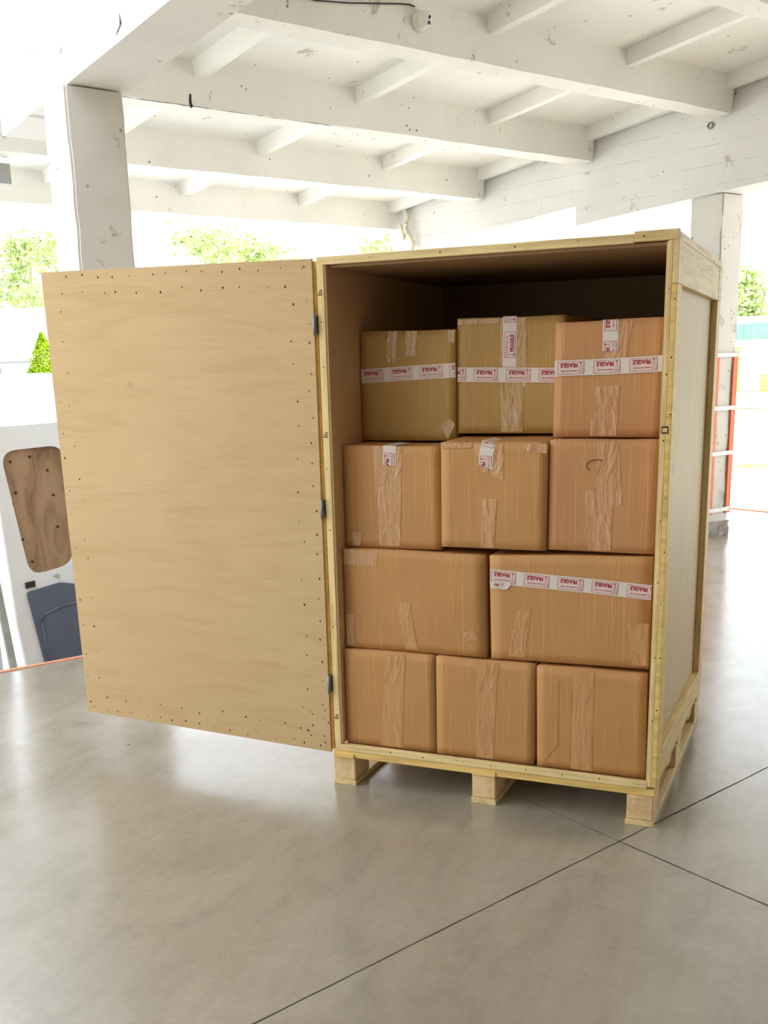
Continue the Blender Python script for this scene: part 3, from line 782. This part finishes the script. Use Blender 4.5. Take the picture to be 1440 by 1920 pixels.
CT = {'b6': [[(-1.0418, 1.2735), (-.9292, 1.2735), (-.9371, 1.1087), (-1.0366, 1.1066)], [(-1.0297, 1.1259), (-.9346, 1.1277), (-.9456, .918), (-1.0252, .918)], [(-1.1325, .9682), (-1.0942, .9598), (-1.1024, .915), (-1.1324, .914)]],
 'b7': [[(-.6592, 1.2856), (-.5504, 1.2856), (-.55, 1.1652), (-.6235, 1.1893)], [(-.6275, 1.1005), (-.5724, 1.1017), (-.5837, .933), (-.6299, .933)], [(-.77, 1.286), (-.66, 1.286), (-.66, 1.272), (-.77, 1.268)], [(-.48, 1.286), (-.402, 1.286), (-.402, 1.255), (-.48, 1.262)]],
 'b8': [[(-.2394, 1.2946), (-.169, 1.2946), (-.1507, 1.0894), (-.236, 1.0872)], [(-.2759, 1.1336), (-.1817, 1.1442), (-.1844, .937), (-.2589, .937)]],
 'b10': [[(-.6294, 1.698), (-.5361, 1.698), (-.5285, 1.4658), (-.6289, 1.4676)], [(-.6289, 1.4621), (-.5439, 1.4715), (-.5464, 1.3115), (-.6246, 1.3115)], [(-.784, 1.698), (-.632, 1.698), (-.632, 1.682), (-.784, 1.68)]],
 'b11': [[(-.2449, 1.668), (-.1483, 1.668), (-.1688, 1.5214), (-.241, 1.5232)], [(-.2656, 1.4647), (-.1825, 1.4683), (-.1913, 1.307), (-.2775, 1.307)]],
 'b9': [[(-1.0492, 1.669), (-1.0117, 1.669), (-1.0207, 1.5596), (-1.0607, 1.5606)], [(-.9786, 1.668), (-.9334, 1.667), (-.9412, 1.5816), (-.9826, 1.5828)], [(-.8182, 1.6655), (-.792, 1.6643), (-.7935, 1.6228), (-.8167, 1.6237)], [(-.8155, 1.3608), (-.7933, 1.34), (-.8224, 1.2851), (-.8506, 1.3308)]],
 'b4': [[(-1.156, .9028), (-1.0193, .8991), (-1.0272, .8459), (-1.158, .8472)], [(-1.1561, .6624), (-1.1234, .6605), (-1.1278, .5415), (-1.156, .5415)]]}
FT = {'b1': [[(-.9917, .526), (-.9135, .526), (-.9324, .1657), (-1.0193, .1658)]], 'b2': [[(-.6383, .526), (-.5597, .526), (-.579, .1656), (-.6437, .1657)]],
 'b3': [[(-.2941, .524), (-.221, .524), (-.2211, .1654), (-.2963, .1655)]], 'b5': [[(-.50, .72), (-.45, .72), (-.47, .55), (-.53, .55)], [(-.12, .70), (-.05, .70), (-.05, .555), (-.10, .555)]],
 'b4': [[(-.95, .72), (-.90, .72), (-.87, .545), (-.92, .545)], [(-.70, .62), (-.66, .64), (-.64, .60), (-.69, .59)]]}
for D_, mt in ((CT, None), (FT, 'film_faint')):
    for k, Q in D_.items():
        for i, q in enumerate(Q): clear_tape(G[k][0], loc(k, q), -.0002, mt or ('film_olive' if k in ('b9', 'b10') else 'film_pink' if k in ('b8', 'b11') else 'film_kraft'), i + 3, lift=.0007 + .0003 * i)
# torn handle hole on the right box of the third row
bm = bmesh.new()
cx, cz = loc('b8', [(-.236, 1.215)])[0]
pts = [(cx + .028 * math.cos(a) * 1.25, -.0016, cz + .020 * math.sin(a)) for a in [math.radians(x) for x in range(60, 235, 12)]]
tube(bm, pts, .0011, 6)
link('handle_cut', bm, 'nail', G['b8'][0])['label'] = 'dark curved edge of the handle hole'
# diagonal crease on the right box of the bottom row
bm = bmesh.new()
q = loc('b3', [(-.345, .48), (-.343, .25), (-.39, .185)])
tube(bm, [(a, -.0006, b_) for a, b_ in q], .0010, 5)
q = loc('b3', [(-.300, .45), (-.300, .19)])
tube(bm, [(a, -.0006, b_) for a, b_ in q], .0010, 5)
link('crease', bm, 'kraft_pink', G['b3'][0])

# ------------------------------------------------------------------ van with open rear door
VV = 4.3; KS = (VV + 2.08) / (3.75 + 2.08)
def VW(u, z, d=0):      # coordinates measured in the plane v=3.75, moved out to the van's distance
    return W(-2.72 + (u + 2.72) * KS, VV + d, 1.54 + (z - 1.54) * KS)
van = thing('van', 'white delivery van with open rear door parked at the platform edge', 'van', W(-1.5, 4.6, -1.02))
VI = Matrix.Translation(van.location).inverted()
def plate(name, outer, holes, d0, d1, mat, parent):
    bm = bmesh.new(); loops = []
    for d in (d0, d1):
        es = []
        for ring in [outer] + holes:
            vs = [bm.verts.new(VI @ VW(u, z, d)) for u, z in ring]
            ee = [bm.edges.new((vs[i], vs[(i + 1) % len(vs)])) for i in range(len(vs))]
            es += ee; loops.append(vs)
        bmesh.ops.triangle_fill(bm, use_beauty=True, edges=es)
    h = len(loops) // 2
    for k in range(h):
        a, b_ = loops[k], loops[k + h]
        for i in range(len(a)): bm.faces.new((a[i], a[(i + 1) % len(a)], b_[(i + 1) % len(a)], b_[i]))
    return link(name, bm, mat, parent)
def rounded(cs, r=.06, n=6):
    out = []
    for i, c in enumerate(cs):
        c = Vector(c); a = (Vector(cs[i - 1]) - c).normalized(); b_ = (Vector(cs[(i + 1) % len(cs)]) - c).normalized()
        for k in range(n + 1):
            t = k / n; p0, p1 = c + a * r, c + b_ * r
            out.append(tuple(p0.lerp(c, t).lerp(c.lerp(p1, t), t)))
    return out
win = rounded([(-.855, 1.16), (-.50, 1.175), (-.50, .50), (-.765, .46)], .09)
low = rounded([(-.80, .375), (-.60, .405), (-.46, .37), (-.46, -.35), (-.70, -.35)], .02)
rd = plate('rear_door', [(-.905, 1.29), (-.40, 1.30), (-.40, -.5), (-.80, -.5), (-.865, .2)], [win], 0, .035, 'van', van)
bm = bmesh.new(); vs = [bm.verts.new(VI @ VW(u, z, .02)) for u, z in win]; bm.faces.new(vs)
r_ = bmesh.ops.extrude_face_region(bm, geom=bm.faces[:]); bmesh.ops.translate(bm, vec=VX * .01, verts=[x for x in r_['geom'] if isinstance(x, bmesh.types.BMVert)])
pl = link('plywood_panel', bm, 'old_ply', rd); pl['label'] = 'worn brown plywood covering the door window'
r3 = random.Random(5)
for u, z in ((-.80, 1.10), (-.69, 1.12), (-.60, 1.04), (-.835, 1.0), (-.815, .87), (-.58, .90), (-.78, .67), (-.575, .72), (-.74, .54), (-.79, .93)):
    bm = bmesh.new(); tube(bm, [VI @ VW(u, z, .019), VI @ VW(u, z, .012)], .008, 8); link('screw', bm, 'nail', pl)
tp_ = plate('trim_panel', low, [], -.012, -.001, 'van_trim', rd); tp_['label'] = 'slate grey plastic lower door trim'
bm = bmesh.new(); pts = [VI @ VW(u, z, -.014) for u, z in ((-.46, .28), (-.60, .27), (-.70, .24), (-.735, .19), (-.725, .05), (-.70, -.15))]
tube(bm, pts, .007, 8); link('trim_groove', bm, 'van_trim', tp_)
q = plate('latch_recess', [(-.80, .43), (-.745, .435), (-.745, .40), (-.80, .395)], [], -.008, .002, 'black', rd)
bm = bmesh.new(); tube(bm, [VI @ VW(-.615, .445, 0), VI @ VW(-.615, .445, -.014)], .013, 14); link('rubber_buffer', bm, 'van_grey', rd)
def vb(name, u0, u1, d0, d1, z0, z1, mat, parent=van, bev=.02):
    bm = bmesh.new(); box(bm, u0, u1, d0, d1, z0, z1, 0, lambda u, d, z: VI @ VW(u, z, d))
    bmesh.ops.bevel(bm, geom=bm.edges[:], offset=bev, segments=3, affect='EDGES'); return link(name, bm, mat, parent)
bm = bmesh.new()
hexa(bm, [VI @ VW(u, z, d) for d in (.06, .10) for u, z in ((-.88, -.5), (-.845, -.5), (-.93, .6), (-.965, .6))]); link('door_seal', bm, 'van_grey', van)
vb('body', -2.75, -.93, .12, 4.6, -.62, 1.42, 'van', van, .05)
for u in (-2.65, -1.05):
    for d in (.9, 3.8):
        bm = bmesh.new(); bmesh.ops.create_cone(bm, cap_ends=True, segments=28, radius1=.33, radius2=.33, depth=.2, matrix=Matrix.Translation(VI @ (W(-2.72 + (u + 2.72) * KS, VV + d, -.69))) @ (UX.to_track_quat('Z', 'Y').to_matrix().to_4x4()))
        link('wheel', bm, 'black', van)

# ------------------------------------------------------------------ beyond the yard
def blk(name, x0, x1, y0, y1, z0, z1, mat, parent=None):
    bm = bmesh.new(); box(bm, x0, x1, y0, y1, z0, z1); return link(name, bm, mat, parent)
hall = thing('warehouse', 'long white building with a dark eave line, left behind the van', 'building', (-75, 66, 1.5))
blk('wall', -18, 26, 0, 14, -2, 1.25, 'white_wall', hall)
blk('roof', -18.4, 26.4, -.4, 14.4, 1.38, 5.4, 'white_wall', hall)
blk('eave', -18.3, 26.3, -.25, 14.2, 1.25, 1.38, 'line', hall)
for x in (-10, 2, 9): 
    blk('window', x, x + 3, -.06, 0, .45, .95, 'grey', hall)
teal = thing('glazed_building', 'pale industrial building with a band of teal windows at the far right', 'building', (0, 89, -1.0))
blk('wall', -22, 30, 0, 12, 0, 5.85, 'white_wall', teal)
for k in range(34):
    x = -14 + k * .56
    blk('window', x, x + .50, -.12, .02, 4.02, 5.28, 'teal', teal)
rt2 = random.Random(2)
for k, (x, lab) in enumerate(((-7.6, 'tall stack of yellow lumber just right of the orange column guards'), (-4.9, 'low stack of orange lumber at the right edge of the picture'))):
    st = thing('lumber_stack', lab, 'lumber', (x, 86, -1.02))
    for j in range(13 if k == 0 else 5):
        blk('lumber_layer', -.75 + rt2.uniform(-.06, .06), .38 + rt2.uniform(-.06, .06), 0, 1.2, .04 + j * .27, .24 + j * .27, 'lumber', st)
bm = bmesh.new()
for i in range(40):
    x = -18 + i * 1.3; q = [bm.verts.new((x, 56.2, -.99)), bm.verts.new((x + 1.3, 56.2, -.99)), bm.verts.new((x + 1.3, 85.5, -.98)), bm.verts.new((x, 85.5, -.98))]; bm.faces.new(q)
bmesh.ops.remove_doubles(bm, verts=bm.verts, dist=.01)
tag(link('lawn', bm, 'grass'), 'yellow green lawn strip in front of the teal windowed building', 'lawn', kind='stuff')
bm = bmesh.new(); rg = random.Random(8)
for i in range(900):
    x = rg.uniform(-6, 9); y = 24.0 + rg.gauss(0, .22); h = rg.uniform(.03, .12); dx = rg.uniform(-.05, .05)
    bm.faces.new([bm.verts.new((x, y, -1.02)), bm.verts.new((x + .05, y + .01, -1.02)), bm.verts.new((x + dx, y, -1.02 + h))])
tag(link('grass_strip', bm, 'grass'), 'thin strip of grass crossing the pale yard at the right', 'grass', kind='stuff')
def tree(name, x, y, z, h, rad, label, group, seed, mat='leaf', n=1500, crown=.35, cone=False, leaf=.22, lean=0):
    r3 = random.Random(seed); o = thing(name, label, 'tree', (x, y, z), group)
    bm = bmesh.new(); pts = [(lean * t * h + .12 * math.sin(t * 5 + seed), .1 * math.cos(t * 4 + seed), t * h * .93) for t in [k / 8 for k in range(9)]]
    tube(bm, pts, [.17 * (1 - .8 * k / 8) * h / 9 for k in range(9)], 7)
    tips = []
    if not cone:
        for k in range(16):
            t = r3.uniform(crown * .7, .95); a = r3.uniform(0, 6.28); L_ = rad * (1.15 - .75 * t) * r3.uniform(.6, 1.1)
            b0 = Vector((lean * t * h, 0, t * h * .93)); b1 = b0 + Vector((math.cos(a) * L_ * .6, math.sin(a) * L_ * .6, .25 * L_)); b2 = b0 + Vector((math.cos(a) * L_, math.sin(a) * L_, .35 * L_ + r3.uniform(-.3, .4)))
            tube(bm, [b0, b1, b2], [.05, .035, .015], 5); tips += [b1, b2, b1.lerp(b2, .5)]
    link('trunk', bm, 'bark', o)
    bm = bmesh.new()
    for i in range(n):
        if cone:
            t = r3.random() ** 1.5; a = r3.uniform(0, 6.28); rr = rad * (1 - t) ** .75 * r3.uniform(.65, 1.05) * (1 + .12 * math.sin(a * 5 + t * 19))
            c = Vector((math.cos(a) * rr, math.sin(a) * rr, t * h))
        else:
            tp0 = r3.choice(tips); c = tp0 + Vector((r3.gauss(0, .5), r3.gauss(0, .5), r3.gauss(0, .34))) * (rad / 3)
        s = leaf * r3.uniform(.6, 1.4); d1 = Vector((r3.gauss(0, 1), r3.gauss(0, 1), r3.gauss(0, .6))).normalized(); d2 = d1.cross(Vector((r3.gauss(0, 1), r3.gauss(0, 1), r3.gauss(0, 1)))).normalized()
        bm.faces.new([bm.verts.new(c + d1 * s), bm.verts.new(c + d2 * s * .5), bm.verts.new(c - d1 * s * .8), bm.verts.new(c - d2 * s * .5)])
    link('foliage', bm, mat, o)
    return o
TG = 'pines behind the white building'
for i, (x, y, h, lab) in enumerate(((-98, 92, 15, 'pale green pine at the far left edge, above the white roof'), (-85, 96, 17, 'tall sunlit pine with a leaning pale trunk above the white roof'), (-74, 88, 15, 'sunlit pine just left of the near white column'),
        (-62, 96, 16, 'washed out pine crown just right of the near white column'), (-53, 92, 14.0, 'small pale pine crown above the middle of the open crate door'), (-41, 96, 13, 'faint pine crown above the hinge side of the open crate door'))):
    tree('pine_tree', x, y, 1.0, h, 5.2, lab, TG, i + 1, n=2600, leaf=.34, crown=.22, lean=rt2.uniform(-.05, .05))
tree('conifer', -55.6, 62.5, ground_z(-55.6, 62.5), 4.85 - ground_z(-55.6, 62.5), 1.15, 'bright yellow green conical conifer just left of the crate door', None, 40, 'thuja', 2600, cone=True, leaf=.13)
for i, (x, y, h, lab) in enumerate(((-17, 108, 10.0, 'pale tree behind the left end of the teal windowed building'), (-9.5, 108, 11.5, 'pale green tree rising over the teal windows beside the far column'), (-3, 109, 11, 'pale tree over the teal windows at the right edge'))):
    tree('leafy_tree', x, y, -1, h, 3.4, lab, 'trees behind the far right building', 60 + i, n=1700, leaf=.36, crown=.5)
